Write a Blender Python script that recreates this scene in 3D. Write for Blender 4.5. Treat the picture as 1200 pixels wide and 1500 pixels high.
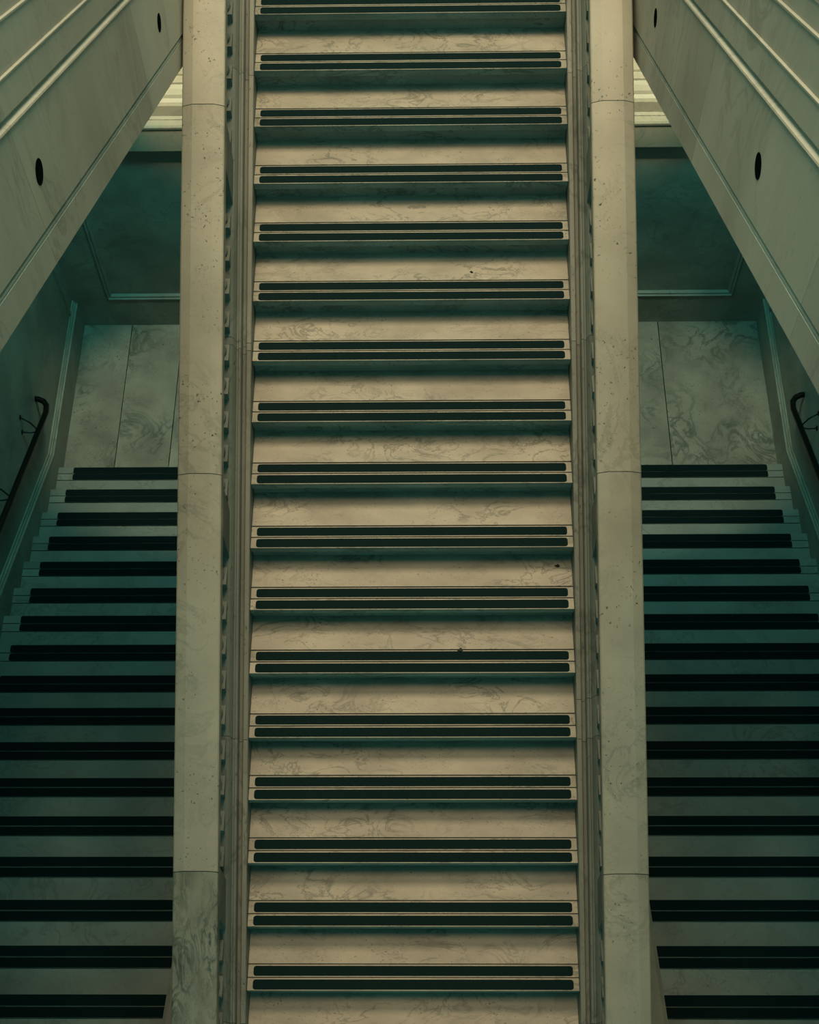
import bpy, bmesh, math, random
from mathutils import Matrix, Vector

random.seed(7)
for o in list(bpy.data.objects):
    bpy.data.objects.remove(o)
SC = bpy.context.scene
C = SC.collection

# ------------------------------------------------------------------ camera
OZ = 8.4557                      # eye height above the entry floor (z = 0)
PITCH, YAW, ROLL = math.radians(60.3424), 0.03142, -0.03148
cd = bpy.data.cameras.new('camera')
cd.sensor_fit = 'VERTICAL'
cd.sensor_height = 36.0
cd.lens = 2024.3 / 1500 * 36.0
cam = bpy.data.objects.new('camera', cd)
C.objects.link(cam)
Fv = Vector((0, math.cos(PITCH), -math.sin(PITCH)))
Uv = Vector((0, math.sin(PITCH), math.cos(PITCH)))
Rv = Vector((1, 0, 0))
mz = Matrix.Rotation(YAW, 3, 'Z')
Fv, Uv, Rv = mz @ Fv, mz @ Uv, mz @ Rv
cr, sr = math.cos(ROLL), math.sin(ROLL)
Rv, Uv = cr * Rv + sr * Uv, cr * Uv - sr * Rv
cam.matrix_world = Matrix(((Rv.x, Uv.x, -Fv.x, 0.10986), (Rv.y, Uv.y, -Fv.y, 0.0),
                           (Rv.z, Uv.z, -Fv.z, OZ), (0, 0, 0, 1)))
cd.clip_start = 0.05
SC.camera = cam

# ------------------------------------------------------------------ world, lights, exposure
w = bpy.data.worlds.new('world')
SC.world = w
w.use_nodes = True
bg = w.node_tree.nodes['Background']
bg.inputs['Color'].default_value = (0.075, 0.35, 0.33, 1)
bg.inputs['Strength'].default_value = 2.75

def area(name, loc, target, sx, sy, power, col, spread=180):
    l = bpy.data.lights.new(name, 'AREA')
    l.shape = 'RECTANGLE'
    l.size, l.size_y = sx, sy
    l.energy = power
    l.color = col
    l.spread = math.radians(spread)
    o = bpy.data.objects.new(name, l)
    C.objects.link(o)
    o.location = loc
    d = Vector(target) - Vector(loc)
    o.rotation_euler = d.to_track_quat('-Z', 'Y').to_euler()
    return o

# sunlight through the glass roof, plus an added warm fill high over the upper landing
sl = bpy.data.lights.new('sun', 'SUN')
sl.energy, sl.color, sl.angle = 1.52, (1.0, 0.67, 0.39), math.radians(18)
so = bpy.data.objects.new('sun', sl)
C.objects.link(so)
so.rotation_euler = Vector((0, -math.cos(math.radians(81)), -math.sin(math.radians(81)))).to_track_quat('-Z', 'Y').to_euler()
area('high_warm_fill', (0, 9.6, 13.5), (0, 3.8, 2.0), 5.4, 3.0, 1700, (1.0, 0.76, 0.48))  # added fill to brighten the string walls and treads, no window there
# downlight and passage lamp below the upper landing on each side, with added fills
def spot(name, loc, target, deg, blend, power, col, r):
    l = bpy.data.lights.new(name, 'SPOT')
    l.spot_size, l.spot_blend = math.radians(deg), blend
    l.energy, l.color, l.shadow_soft_size = power, col, r
    o = bpy.data.objects.new(name, l)
    C.objects.link(o)
    o.location = loc
    o.rotation_euler = (Vector(target) - Vector(loc)).to_track_quat('-Z', 'Y').to_euler()
for sx in (-1, 1):
    spot('landing_downlight', (sx * 1.95, 7.5, 2.66), (sx * 2.05, 7.1, -2.6), 38, 0.6, 480, (1.0, 0.84, 0.55), 0.06)
    area('cool_landing_fill', (sx * 1.75, 7.6, 2.66), (sx * 1.6, 8.6, -1.5), 0.7, 0.4, 72, (0.20, 1.0, 0.92))  # added teal fill for the sheltered wall and landing, not a fitting
    area('side_flight_fill', (sx * 2.55, 2.6, 4.7), (sx * 2.6, 2.6, -1.0), 0.4, 2.6, 2.3, (0.30, 1.0, 0.88), 42)  # added teal fill to lift the side steps, no lamp on the soffit
    spot('ledge_fill', (sx * 1.9, 7.42, 2.68), (sx * 1.9, 8.7, 0.75), 34, 0.7, 560, (1.0, 0.70, 0.40), 0.05)  # added warm fill to brighten the ledge faces
    area('passage_lamp', (sx * 2.1, 9.0, 2.6), (sx * 2.1, 9.0, -1.0), 0.5, 0.5, 10, (1.0, 0.74, 0.44))

vs = SC.view_settings
vs.view_transform = 'Standard'
vs.look = 'None'
vs.gamma = 1.0
vs.exposure = 0.0
vs.use_curve_mapping = False

# ------------------------------------------------------------------ materials
def marble(name, base, vein, vein_amt=0.5, speck=0.6, rough=0.5, scale=1.0, var=0.2, stretch=(1, 1, 1), vein_w=0.035, ovar=0.06):
    m = bpy.data.materials.new(name)
    m.use_nodes = True
    nt = m.node_tree
    N, L = nt.nodes, nt.links
    b = N['Principled BSDF']
    geo = N.new('ShaderNodeNewGeometry')
    oi = N.new('ShaderNodeObjectInfo')
    mul = N.new('ShaderNodeMath'); mul.operation = 'MULTIPLY'; mul.inputs[1].default_value = 37.0
    L.new(oi.outputs['Random'], mul.inputs[0])
    add = N.new('ShaderNodeVectorMath'); add.operation = 'ADD'
    L.new(geo.outputs['Position'], add.inputs[0])
    L.new(mul.outputs[0], add.inputs[1])
    mp = N.new('ShaderNodeMapping')
    mp.inputs['Scale'].default_value = stretch
    mp.inputs['Rotation'].default_value = (0.3, 0.2, 0.5)
    L.new(add.outputs[0], mp.inputs['Vector'])
    def noise(sc, det, dist=0.0, r=0.55):
        n = N.new('ShaderNodeTexNoise')
        n.inputs['Scale'].default_value = sc * scale
        n.inputs['Detail'].default_value = det
        n.inputs['Roughness'].default_value = r
        n.inputs['Distortion'].default_value = dist
        L.new(mp.outputs[0], n.inputs['Vector'])
        return n
    def ramp(src, stops):
        r = N.new('ShaderNodeValToRGB')
        e = r.color_ramp.elements
        e[0].position, e[0].color = stops[0][0], (stops[0][1],) * 3 + (1,)
        e[1].position, e[1].color = stops[1][0], (stops[1][1],) * 3 + (1,)
        for p, v in stops[2:]:
            x = e.new(p); x.color = (v, v, v, 1)
        L.new(src, r.inputs[0])
        return r.outputs[0]
    def mix(fac, a, bb, mode='MIX'):
        x = N.new('ShaderNodeMix'); x.data_type = 'RGBA'; x.blend_type = mode
        if isinstance(fac, float): x.inputs[0].default_value = fac
        else: L.new(fac, x.inputs[0])
        for s, v in ((x.inputs[6], a), (x.inputs[7], bb)):
            if isinstance(v, tuple): s.default_value = v + (1,)
            else: L.new(v, s)
        return x.outputs[2]
    def mult(a, k):
        x = N.new('ShaderNodeMath'); x.operation = 'MULTIPLY'
        L.new(a, x.inputs[0])
        if isinstance(k, float): x.inputs[1].default_value = k
        else: L.new(k, x.inputs[1])
        return x.outputs[0]
    cloud = noise(2.2, 6)
    lo = tuple(c * (1 - var) for c in base)
    hi = tuple(min(1, c * (1 + var * 0.7)) for c in base)
    col = mix(ramp(cloud.outputs[0], [(0.32, 0), (0.68, 1)]), lo, hi)
    vn = noise(3.0, 7, 1.3, 0.6)
    vmask = ramp(vn.outputs[0], [(0.5 - vein_w, 0), (0.5, 1), (0.5 + vein_w, 0)])
    patch = ramp(noise(1.3, 3).outputs[0], [(0.43, 0), (0.60, 1)])
    col = mix(mult(mult(vmask, patch), vein_amt), col, vein)
    vn2 = noise(9.0, 8, 0.8, 0.65)
    v2 = ramp(vn2.outputs[0], [(0.485, 0), (0.5, 1), (0.515, 0)])
    col = mix(mult(mult(v2, ramp(noise(4.0, 2).outputs[0], [(0.5, 0), (0.6, 1)])), vein_amt * 0.8), col, vein)
    sp = noise(55.0, 3, 0.3, 0.6)
    sm = ramp(sp.outputs[0], [(0.315, 1), (0.365, 0)])
    col = mix(mult(mult(sm, ramp(noise(3.4, 3).outputs[0], [(0.42, 0), (0.58, 1)])), speck), col, tuple(c * 0.35 for c in vein))
    mr = N.new('ShaderNodeMapRange')
    mr.inputs[3].default_value, mr.inputs[4].default_value = 1 - ovar, 1 + ovar
    L.new(oi.outputs['Random'], mr.inputs[0])
    col = mix(1.0, col, mr.outputs[0], 'MULTIPLY')
    L.new(col, b.inputs['Base Color'])
    b.inputs['Roughness'].default_value = rough
    b.inputs['Specular IOR Level'].default_value = 0.25
    bp = N.new('ShaderNodeBump')
    bp.inputs['Strength'].default_value = 0.08
    bp.inputs['Distance'].default_value = 0.01
    L.new(sp.outputs[0], bp.inputs['Height'])
    L.new(bp.outputs[0], b.inputs['Normal'])
    return m

def plain(name, col, rough=0.6, var=0.15, sc=30, metal=0.0, spec=0.25):
    m = bpy.data.materials.new(name)
    m.use_nodes = True
    nt = m.node_tree
    b = nt.nodes['Principled BSDF']
    g = nt.nodes.new('ShaderNodeNewGeometry')
    n = nt.nodes.new('ShaderNodeTexNoise')
    n.inputs['Scale'].default_value = sc
    n.inputs['Detail'].default_value = 4
    nt.links.new(g.outputs['Position'], n.inputs['Vector'])
    r = nt.nodes.new('ShaderNodeValToRGB')
    r.color_ramp.elements[0].color = tuple(c * (1 - var) for c in col) + (1,)
    r.color_ramp.elements[1].color = tuple(c * (1 + var) for c in col) + (1,)
    nt.links.new(n.outputs[0], r.inputs[0])
    nt.links.new(r.outputs[0], b.inputs['Base Color'])
    b.inputs['Roughness'].default_value = rough
    b.inputs['Metallic'].default_value = metal
    b.inputs['Specular IOR Level'].default_value = spec
    return m

VEIN = (0.055, 0.06, 0.045)
M_TREAD = marble('tread_marble', (0.20, 0.182, 0.142), VEIN, 0.75, 1.0, 0.5, scale=2.0, stretch=(0.6, 1.2, 1), var=0.24)
M_SIDE = marble('side_tread_marble', (0.155, 0.175, 0.15), VEIN, 0.45, 0.4, 0.5)
M_COPE = marble('coping_marble', (0.245, 0.218, 0.168), VEIN, 0.35, 1.0, 0.4, var=0.15)
M_COPE_V = marble('veined_coping_marble', (0.17, 0.165, 0.13), (0.035, 0.05, 0.042), 1.0, 0.9, 0.4,
                  scale=3.0, stretch=(1.6, 0.55, 0.8), vein_w=0.07, var=0.3)
M_CURB = marble('curb_marble', (0.155, 0.152, 0.125), VEIN, 0.6, 0.7, 0.5, stretch=(1, 0.4, 1))
M_STRING = marble('string_limestone', (0.36, 0.312, 0.245), (0.08, 0.08, 0.062), 0.35, 0.2, 0.45, var=0.16, stretch=(1, 1, 0.35), ovar=0.12)
M_WALL = marble('wall_marble', (0.20, 0.205, 0.165), (0.09, 0.10, 0.08), 0.5, 0.2, 0.5, var=0.25)
M_FLOOR = marble('landing_marble', (0.19, 0.178, 0.142), (0.05, 0.06, 0.045), 0.8, 1.0, 0.5, var=0.3, vein_w=0.06)
M_PALE = marble('pale_marble', (0.235, 0.19, 0.14), VEIN, 0.3, 0.1, 0.45, var=0.12)
M_GRIP = plain('grip_strip_dark', (0.0035, 0.0105, 0.0105), 0.85, 0.35, 120, 0.0, 0.02)
M_BRONZE = plain('dark_bronze', (0.03, 0.03, 0.026), 0.35, 0.2, 40, 0.9)
M_BLACK = plain('hole_and_joint_black', (0.004, 0.006, 0.005), 0.9, spec=0.0)  # near-black: painted shade of the string holes, also bed of the slab joints
M_LEAF = plain('dry_leaf', (0.015, 0.014, 0.01), 0.8)

# ------------------------------------------------------------------ mesh helpers
class MB:
    def __init__(s):
        s.v, s.f = [], []
    def add(s, vs, fs):
        k = len(s.v)
        s.v += [tuple(p) for p in vs]
        s.f += [tuple(i + k for i in f) for f in fs]
        return s
    def box(s, x0, x1, y0, y1, z0, z1):
        vs = [(x, y, z) for x in (x0, x1) for y in (y0, y1) for z in (z0, z1)]
        return s.add(vs, [(0, 1, 3, 2), (4, 6, 7, 5), (0, 4, 5, 1), (2, 3, 7, 6), (0, 2, 6, 4), (1, 5, 7, 3)])
    def loft(s, rings, caps=True, closed=True):
        n = len(rings[0])
        vs = [p for r in rings for p in r]
        fs = []
        for i in range(len(rings) - 1):
            for j in range(n if closed else n - 1):
                a, b_ = i * n + j, i * n + (j + 1) % n
                fs.append((a, b_, b_ + n, a + n))
        if caps:
            fs.append(tuple(range(n)))
            fs.append(tuple(range((len(rings) - 1) * n, len(rings) * n)))
        return s.add(vs, fs)
    def prism_x(s, poly_yz, x0, x1):
        return s.loft([[(x, y, z) for y, z in poly_yz] for x in (x0, x1)])
    def rake(s, prof_xh, ya, yb, zf, sx=1, skew=0.0):
        return s.loft([[(sx * (x + skew * (y - 3.73)), y, zf(y) + h) for x, h in prof_xh] for y in (ya, yb)])
    def lathe(s, prof_rz, seg=16, cx=0, cy=0):
        rings = [[(cx + r * math.cos(2 * math.pi * j / seg), cy + r * math.sin(2 * math.pi * j / seg), z)
                  for j in range(seg)] for r, z in prof_rz]
        return s.loft(rings)
    def tube(s, pts, r, seg=10):
        rings = []
        P = [Vector(p) for p in pts]
        for i, p in enumerate(P):
            d = (P[min(i + 1, len(P) - 1)] - P[max(i - 1, 0)]).normalized()
            a = d.cross(Vector((0.3, 0.1, 1))).normalized()
            b_ = d.cross(a)
            rings.append([p + r * (math.cos(2 * math.pi * j / seg) * a + math.sin(2 * math.pi * j / seg) * b_) for j in range(seg)])
        return s.loft(rings)
    def mesh(s, name, smooth=False):
        me = bpy.data.meshes.new(name)
        me.from_pydata(s.v, [], s.f)
        bm = bmesh.new()
        bm.from_mesh(me)
        bmesh.ops.recalc_face_normals(bm, faces=bm.faces)
        bm.to_mesh(me)
        bm.free()
        if smooth:
            for p in me.polygons:
                p.use_smooth = True
        return me
    def build(s, name, mat, parent=None, smooth=False, bevel=0.0):
        return link(name, s.mesh(name, smooth), mat, parent, bevel=bevel)

def link(name, me, mat, parent=None, loc=None, bevel=0.0):
    if mat is not None and not me.materials:
        me.materials.append(mat)
    o = bpy.data.objects.new(name, me)
    C.objects.link(o)
    if parent: o.parent = parent
    if loc: o.location = loc
    if bevel:
        md = o.modifiers.new('bevel', 'BEVEL')
        md.width = bevel
        md.segments = 2
        md.limit_method = 'ANGLE'
    return o

def empty(name, loc, label, cat, group=None):
    o = bpy.data.objects.new(name, None)
    C.objects.link(o)
    o.location = loc
    o['label'] = label
    o['category'] = cat
    if group: o['group'] = group
    return o

def struct(o, label, cat):
    o['kind'] = 'structure'
    o['label'] = label
    o['category'] = cat
    return o

# ------------------------------------------------------------------ stair geometry (measured)
T, R1 = 0.32, 0.143124
HW = 0.912                                  # half width of the central flight
Y0, Z0 = 1.45675, 0.57251                   # first full nosing in view
SLC = R1 / T
DY = [0.010, 0.003, -0.005, -0.012, -0.021, -0.014, -0.009, -0.011, 0.005, 0.013, 0.017, 0.018, 0.018, 0.011, 0.001, -0.017, -0.027]
def zc(y): return Z0 + SLC * (y - Y0)       # nosing line of the central flight
SY, SZ = 6.7301, -2.4870                    # lowest nosing of the side flights
R2 = 0.138508
SLS = R2 / T
def zs(y): return SZ + SLS * (SY - y)
ZL = SZ - R2                                # lower landing
YB = 8.48                                   # wall behind the lower landing
XW = 3.40                                   # side walls
XE = 3.358                                  # wall end of the side steps
ZU = Z0 + 18 * R1                           # upper landing
YU = Y0 + 18 * T
SLR = 0.563
def zr(y): return OZ - 4.285 - SLR * (y - 4.0)   # underside of the return flights

# ------------------------------------------------------------------ setting
fl = MB()
fl.box(-XW, XW, -3.0, 0.53, -0.25, 0.0)
for s in (-1, 1):
    fl.box(s * 1.19, s * XW, 0.53, 1.0, -0.25, 0.0)
struct(fl.build('floor', M_FLOOR), 'pale marble entry floor at the foot of the central flight', 'floor')

gl = MB().box(-XW, XW, -4.0, -0.45, OZ - 1.75, OZ - 1.3)
struct(gl.build('floor_gallery', M_FLOOR), 'upper gallery floor at the head of the return flights', 'floor')

ul = MB().box(-XW, XW, YU + 0.05, 10.4, ZU - 0.42, ZU)
struct(ul.build('floor_upper_landing', M_FLOOR), 'upper landing floor where the central flight ends', 'floor')

low = MB().box(-XW, XW, 6.6, YB + 0.1, ZL - 0.3, ZL - 0.035)
low_o = struct(low.build('floor_lower_landing', M_BLACK), 'marble slab landing at the foot of the side staircases', 'floor')
JG = 0.004
for xa, xb in ((-XE - .03, -2.878), (-2.878, -2.365), (-2.365, -1.17), (1.17, 2.378), (2.378, XE + .03)):
    MB().box(xa + JG, xb - JG, 6.70, YB + 0.02, ZL - 0.05, ZL).build('floor_slab', M_FLOOR, low_o)

wb = MB().box(-XW, XW, YB + 0.03, YB + 0.40, ZL - 0.3, OZ - 8.60)
wb_o = struct(wb.build('wall_back', M_WALL), 'dark panelled marble wall behind the lower landing', 'wall')
for s in (-1, 1):
    xo, xi = 3.045, 1.62
    zb, zt = OZ - 10.67, OZ - 8.52
    # plain margins round the sunk panel
    MB().box(s * xo, s * XW, YB, YB + 0.05, ZL, OZ - 8.60).build('stile', M_WALL, wb_o)
    MB().box(s * 1.19, s * xi, YB, YB + 0.05, ZL, OZ - 8.60).build('stile', M_WALL, wb_o)
    MB().box(s * xi, s * xo, YB, YB + 0.05, ZL, zb).build('bottom_rail', M_WALL, wb_o)
    # moulding frame, two beads and a fillet
    prof = [(0.0, 0.0), (0.002, -0.010), (0.010, -0.013), (0.016, -0.004), (0.020, 0.006), (0.028, 0.006), (0.033, 0.000), (0.040, 0.006), (0.046, 0.02), (0.05, 0.032), (0, 0.04)]
    mo = MB()
    def mit(a, d):      # ring of the moulding at a mitred corner
        return [(s * (a[0] + d[0] * p), YB + q, a[1] + d[1] * p) for p, q in prof]
    rings = [mit((xo, zb), (-1, 1)), mit((xi, zb), (1, 1)), mit((xi, zt), (1, -1)), mit((xo, zt), (-1, -1)), mit((xo, zb), (-1, 1))]
    mo.loft(rings, caps=False)
    mo.build('panel_moulding', M_WALL, wb_o)

# moulded ledge on top of that wall: frieze, lip, upstand, mouldings, floor strip behind
P = [(YB + .40, 8.62), (YB - .05, 8.62), (YB - .05, 8.372), (YB - .062, 8.362), (YB - .066, 8.338), (YB - .055, 8.322),
     (YB + .005, 8.322), (YB + .005, 8.312), (YB + .022, 8.308), (YB + .030, 8.30), (YB + .030, 8.19), (YB + .045, 8.165), (YB + .075, 8.15),
     (YB + .085, 8.12), (YB + .115, 8.085), (YB + .15, 8.07), (YB + .15, 8.05), (YB + .22, 8.045), (YB + .22, 8.02), (YB + .55, 8.02), (YB + .55, 8.5)]
lg = MB().prism_x([(y, OZ - z) for y, z in P], -XW, XW)
struct(lg.build('trim_1', M_PALE), 'pale moulded marble ledge above the dark panelled wall', 'ledge')
pb = MB().box(-XW, XW, 9.9, 10.1, OZ - 8.6, ZU - 0.42)
struct(pb.build('wall_passage', M_PALE), 'pale wall of the passage below the upper landing', 'wall')
pf = MB().box(-XW, XW, YB + .5, 9.95, OZ - 8.4, OZ - 8.03)
struct(pf.build('floor_passage', M_PALE), 'pale passage floor behind the moulded ledge', 'floor')

for s, nm in ((-1, 'left'), (1, 'right')):
    wl = MB().box(s * XW, s * (XW + 0.3), -4.0, 10.4, ZL - 0.3, OZ + 1.2)
    struct(wl.build('wall_' + nm, M_WALL), 'tall marble wall along the %s side staircase' % nm, 'wall')
    # skirting: level along the landing, raked along the flight, with a moulded cap
    def yz(h_land, h_rake):
        yk = SY + 0.1 - (h_land - h_rake) / SLS if False else 6.72
        return [(YB, ZL + h_land), (yk, ZL + h_land), (1.0, ZL + h_land + SLS * (yk - 1.0))]
    b = MB()
    def band(h0, h1, x_in):
        t0, t1 = yz(h1, 0), yz(h0, 0)
        poly = t0 + t1[::-1]
        b.prism_x(poly, s * (XW + .02), s * x_in)
    band(-0.45, 0.34, XE)
    bo = b.build('baseboard_' + nm, M_WALL)
    struct(bo, 'marble skirting climbing beside the %s side staircase' % nm, 'skirting')
    for h0, h1, xi in ((0.341, 0.356, XE - 0.006), (0.358, 0.372, XE + 0.012), (0.385, 0.395, XE + 0.026)):
        b = MB(); band(h0, h1, xi); b.build('cap_moulding', M_WALL, bo)
    MB().box(s * (XW + .01), s * (XW - .022), YB - .20, YB - .165, ZL + .425, OZ - 8.7).build('panel_moulding', M_WALL, bo)

# ------------------------------------------------------------------ flights of steps
def stadium(x0, x1, y0, y1, r, z0, z1, seg=5):
    ring = []
    for cx, cy, a0 in ((x1 - r, y1 - r, 0), (x0 + r, y1 - r, 90), (x0 + r, y0 + r, 180), (x1 - r, y0 + r, 270)):
        for k in range(seg + 1):
            a = math.radians(a0 + 90 * k / seg)
            ring.append((cx + r * math.cos(a), cy + r * math.sin(a)))
    return MB().loft([[(x, y, z0) for x, y in ring], [(x, y, z1) for x, y in ring]])

def flight(root, x0, x1, noses, rise, d, mat, e0, e1, depth=0.372, grips=((0.0045, 0.0585), (0.0775, 0.131))):
    """noses: (y, z) of each nosing; d = +1 climbs towards +y, -1 towards -y; e0, e1: inset of the grips at both ends"""
    def bx(ya, yb, za, zb):
        return MB().box(x0, x1, min(d * ya, d * yb), max(d * ya, d * yb), za, zb)
    tr = bx(0.1445, depth, -0.05, 0.0)
    tr.box(x0, x1, min(0.004 * d, d * .1445), max(0.004 * d, d * .1445), -0.05, -0.012)
    tread_me = tr.mesh('tread')
    bar_me = []
    for ya, yb in ((0.0, 0.0655), (0.0722, 0.137)):
        bar_me.append(bx(ya, yb, -0.014 if ya else -0.046, 0.0).mesh('nosing_bar'))
    grip_me = []
    for ya, yb in grips:
        a, b_ = sorted((d * ya, d * yb))
        grip_me.append(stadium(x0 + e0, x1 - e1, a, b_, 0.015, -0.004, 0.0012).mesh('grip_strip'))
    riser_me = bx(0.03, 0.06, -rise - 0.01, -0.048).mesh('riser')
    for i, (y, z) in enumerate(noses):
        t = link('tread', tread_me, mat, root, (0, y, z))
        for k in range(2):
            link('nosing_bar', bar_me[k], mat, t)
            g = link('grip_strip', grip_me[k], M_GRIP, t)
        link('riser', riser_me, mat, root, (0, y, z))

cs = empty('central_staircase', (0, 0, 0), 'wide central marble staircase with dark double grip strips climbing away', 'staircase')
noses = []
for n in range(-3, 18):
    dy = DY[n] if 0 <= n < 17 else 0.0
    noses.append((Y0 + n * T + dy, Z0 + n * R1))
flight(cs, -HW, HW, noses, R1, 1, M_TREAD, 0.03, 0.03)
for s in (-1, 1):
    poly = [(0.3, -0.25), (0.3, -0.24), (YU, zc(YU) - 0.27), (YU, ZU - .43), (YB, ZU - 0.42), (YB, ZL - .1), (6.7, ZL - .1)]
    MB().prism_x(poly, s * 0.99, s * 1.185).build('flank_wall', M_WALL, cs)

for s, nm in ((-1, 'left'), (1, 'right')):
    ss = empty('side_staircase', (s * 2.4, SY, ZL), 'dim marble side staircase descending to the landing on the %s' % nm, 'staircase', 'lower side staircases')
    ss.location = (0, 0, 0)
    ns = [(SY - n * T - 0.009, SZ + n * R2) for n in range(0, 18)]
    xa, xb = (1.45, XE) if s > 0 else (-XE, -1.45)
    flight(ss, xa, xb, ns, R2, -1, M_SIDE, 0.14 if s < 0 else 0.05, 0.14 if s > 0 else 0.05, grips=((0.002, 0.0655), (0.0735, 0.136)))
    pr = [(1.188, -0.5), (1.188, 0.13), (1.46, 0.13), (1.485, 0.115), (1.485, -0.5)]
    MB().rake(pr, 6.78, 1.0, zs, s).build('curb', M_WALL, ss)

# ------------------------------------------------------------------ balustrades of the central flight
DIES = (0.012, 1.868, 3.722, 5.576, 7.43)
HC = 0.75
COPE = [(0.972, 0.655), (0.972, 0.730), (0.978, 0.736), (1.030, 0.750), (1.143, 0.750), (1.194, 0.736), (1.200, 0.730), (1.200, 0.655),
        (1.180, 0.645), (1.172, 0.615), (1.150, 0.600), (1.022, 0.600), (1.000, 0.615), (0.992, 0.645)]
CURB = [(0.914, -0.26), (0.914, 0.022), (0.918, 0.028), (0.940, 0.028), (0.944, 0.022), (0.946, -0.004), (0.966, -0.010), (0.970, 0.040),
        (0.974, 0.047), (0.984, 0.047), (0.987, 0.036), (0.996, 0.040), (1.004, 0.062), (1.014, 0.080), (1.022, 0.086), (1.150, 0.086),
        (1.168, 0.060), (1.180, 0.03), (1.184, -0.26)]
BAL = [(0.052, 0.035), (0.056, 0.05), (0.052, 0.066), (0.038, 0.074), (0.034, 0.085), (0.042, 0.11), (0.055, 0.15), (0.060, 0.185), (0.055, 0.225),
       (0.042, 0.28), (0.032, 0.34), (0.028, 0.39), (0.029, 0.42), (0.040, 0.43), (0.041, 0.445), (0.033, 0.455), (0.046, 0.475), (0.050, 0.485)]
bal_me = MB().lathe(BAL, 16).mesh('baluster', True)
pl = MB().box(-0.066, 0.066, -0.055, 0.055, -0.055, 0.036)
plinth_me = pl.mesh('plinth')
abacus_me = MB().box(-0.054, 0.054, -0.054, 0.054, 0.484, 0.545).mesh('abacus')
die_me = MB().prism_x([(-0.12, -0.10), (0.12, 0.02), (0.12, 0.60), (-0.12, 0.49)], -0.075, 0.075).mesh('die')
for s, nm in ((-1, 'left'), (1, 'right')):
    CP = [(x + (0.008 if s < 0 else 0.0), h) for x, h in COPE]
    br = empty('balustrade', (0, 0, 0), 'marble balustrade with flat coping along the %s edge of the central flight' % nm, 'balustrade', 'central flight balustrades')
    cuts = [0.30, DIES[1] - 0.003 + (0.006 if s < 0 else -0.006), DIES[2] - 0.003, DIES[3] - 0.045, 7.5]
    for i in range(len(cuts) - 1):
        heavy = (s < 0 and i == 0)
        o = MB().rake(CP, cuts[i] + 0.0018, cuts[i + 1] - 0.0018, zc, s, 0.002 if s < 0 else 0.0).build('coping_stone', M_COPE_V if heavy else M_COPE, br)
        if heavy: o['label'] = 'greenish heavily veined coping stone'
    cc = [0.30, 1.30, 2.70, 4.71 if s < 0 else 2.9, 4.75, 6.2, 7.3]
    cc = sorted(set(cc))
    for i in range(len(cc) - 1):
        MB().rake(CURB, cc[i] + 0.0012, cc[i + 1] - 0.0012, zc, s).build('curb_stone', M_CURB, br)
    for yd in DIES:
        if yd < 0.3: yd = 0.45
        link('die', die_me, M_CURB, br, (s * (1.096 if s < 0 else 1.086), yd, zc(yd) + 0.09))
    for a, b_ in zip(DIES[:-1], DIES[1:]):
        for k in range(9):
            y = a + 0.227 + 0.175 * k
            if y < 0.62: continue
            q = link('baluster', bal_me, M_CURB, br, (s * (1.096 if s < 0 else 1.086), y, zc(y) + 0.086))
            link('plinth', plinth_me, M_CURB, q)
            link('abacus', abacus_me, M_CURB, q)

# ------------------------------------------------------------------ return flights rising towards the viewer
STR = [(1.303, 0.0), (1.303, 0.150), (1.308, 0.153), (1.308, 0.158), (1.303, 0.161), (1.304, 0.172), (1.318, 0.176), (1.318, 0.187), (1.299, 0.191),
       (1.299, 0.690), (1.294, 0.694), (1.292, 0.702), (1.294, 0.710), (1.299, 0.714), (1.316, 0.720), (1.316, 0.740), (1.301, 0.744),
       (1.301, 0.876), (1.297, 0.879), (1.297, 0.886), (1.306, 0.889), (1.306, 1.068), (1.301, 1.071), (1.301, 1.079), (1.310, 1.082), (1.310, 1.172),
       (1.306, 1.176), (1.306, 1.30), (1.55, 1.30), (1.55, 0.0)]
STR = [(x - 0.075, h * 0.942) for x, h in STR]
for s, nm in ((-1, 'left'), (1, 'right')):
    rs = empty('return_staircase', (0, 0, 0), 'upper return flight with moulded stone string wall on the %s' % nm, 'staircase', 'upper return flights')
    cuts = [-0.4, 1.5, 3.22, 5.0, 7.25] if s < 0 else [-0.4, 0.9, 2.6, 4.22, 7.25]
    for a, b_ in zip(cuts[:-1], cuts[1:]):
        MB().rake(STR, a + 0.0008, b_ - 0.0008, zr, s).build('string_stone', M_STRING, rs)
    MB().rake([(1.465, 0.0), (1.465, 0.66), (XW - .005, 0.66), (XW - .005, 0.0)], -0.4, 7.25, zr, s).build('soffit_slab', M_STRING, rs)
    k = 0
    y = 7.24
    while y > -0.2:
        z = zr(y) + 0.834
        MB().box(s * 1.47, s * (XW - .005), y - 0.30, y, z - 0.30, z).build('step', M_TREAD, rs)
        y -= 0.30
    for yh, hh in ((3.34, 0.405), (5.475, 0.395)):
        zh = zr(yh) + hh
        ring = lambda r, x: [(s * x, yh + r * math.cos(a * math.pi / 12), zh + r * math.sin(a * math.pi / 12)) for a in range(24)]
        h = MB().loft([ring(0.046, 1.2245), ring(0.046, 1.2225), ring(0.042, 1.2225), ring(0.040, 1.2237)])
        h.build('hole_shade_disc', M_BLACK, rs)  # shallow black disc, the hole's inner shade given as colour

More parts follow.
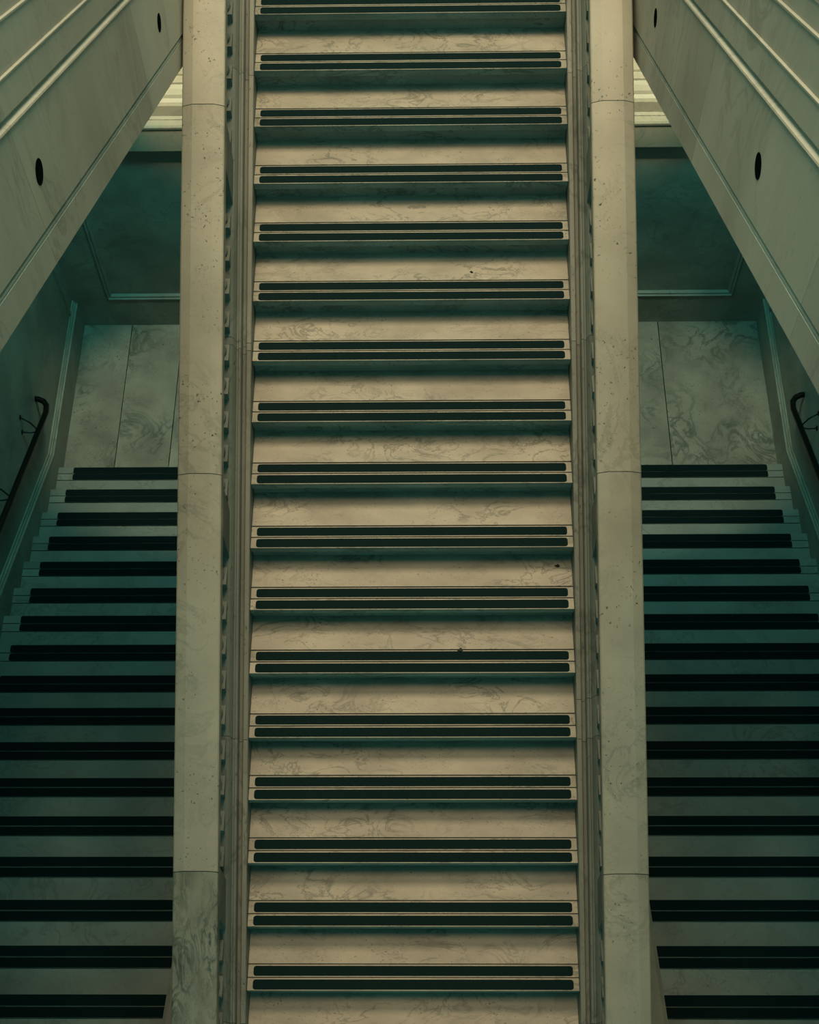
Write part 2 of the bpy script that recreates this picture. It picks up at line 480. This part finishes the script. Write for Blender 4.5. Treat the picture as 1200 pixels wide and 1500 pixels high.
# ------------------------------------------------------------------ wall handrails beside the side flights
for s, nm in ((-1, 'left'), (1, 'right')):
    h = empty('handrail', (0, 0, 0), 'dark bronze handrail on wall brackets above the %s side staircase' % nm, 'handrail', 'wall handrails')
    xr = 3.275
    ye, ze = 6.66, OZ - 10.04
    pts = [(s * (XW + .005), ye + 0.27, ze - 0.075), (s * (XW - .03), ye + 0.265, ze - 0.075), (s * (xr + .045), ye + 0.24, ze - 0.075), (s * (xr + .012), ye + 0.19, ze - 0.07), (s * xr, ye + 0.10, ze - 0.043)]
    for k in range(12):
        y = ye - k * 0.5
        pts.append((s * xr, y, ze + SLS * (ye - y)))
    MB().tube(pts, 0.026, 10).build('rail', M_BRONZE, h, True)
    for yb_ in (6.50, 5.60, 4.70, 3.80, 2.90, 2.00):
        zb_ = ze + SLS * (ye - yb_)
        br = MB()
        br.tube([(s * (XW + .003), yb_ + .03, zb_ + 0.16), (s * (xr + .05), yb_ + .01, zb_ + 0.11), (s * xr, yb_, zb_ - 0.0)], 0.0065, 8)
        br.tube([(s * (XW + .003), yb_ - .05, zb_ + 0.05), (s * (xr + .06), yb_ - .03, zb_ + 0.01), (s * xr, yb_, zb_ - 0.012)], 0.0065, 8)
        b_o = br.build('bracket', M_BRONZE, h, True)
        for dy, dz in ((.03, .16), (-.05, .05)):
            rg = [[(s * x, yb_ + dy + r * math.cos(a * math.pi / 6), zb_ + dz + r * math.sin(a * math.pi / 6)) for a in range(12)]
                  for x, r in ((XW + .002, .022), (XW - .006, .022), (XW - .012, .012))]
            MB().loft(rg).build('wall_plate', M_BRONZE, b_o)

# ------------------------------------------------------------------ scraps lying on the central treads
def scrap(x, n, dback, r, label):
    y, z = noses[n + 3]
    ring = []
    for k in range(9):
        a = 2 * math.pi * k / 9
        q = r * (0.6 + 0.6 * random.random())
        ring.append((1.5 * q * math.cos(a), q * math.sin(a)))
    m = MB().loft([[(a, b_, 0.0) for a, b_ in ring], [(a * .8, b_ * .8, 0.006 + 0.004 * math.cos(3 * a / r)) for a, b_ in ring]])
    o = m.build('leaf_scrap', M_LEAF)
    o.location = (x, y + dback, z + 0.0013)
    o['label'] = label
    o['category'] = 'leaf'
    o['group'] = 'scraps on the stairs'
scrap(0.272, 5, 0.137, 0.014, 'tiny dark leaf scrap on a grip strip right of the middle, below centre')
scrap(0.352, 11, 0.20, 0.007, 'tiny dark speck on a tread in the upper half, right of the middle')
scrap(0.83, 6, 0.27, 0.011, 'small dark leaf scrap on a tread beside the right curb')
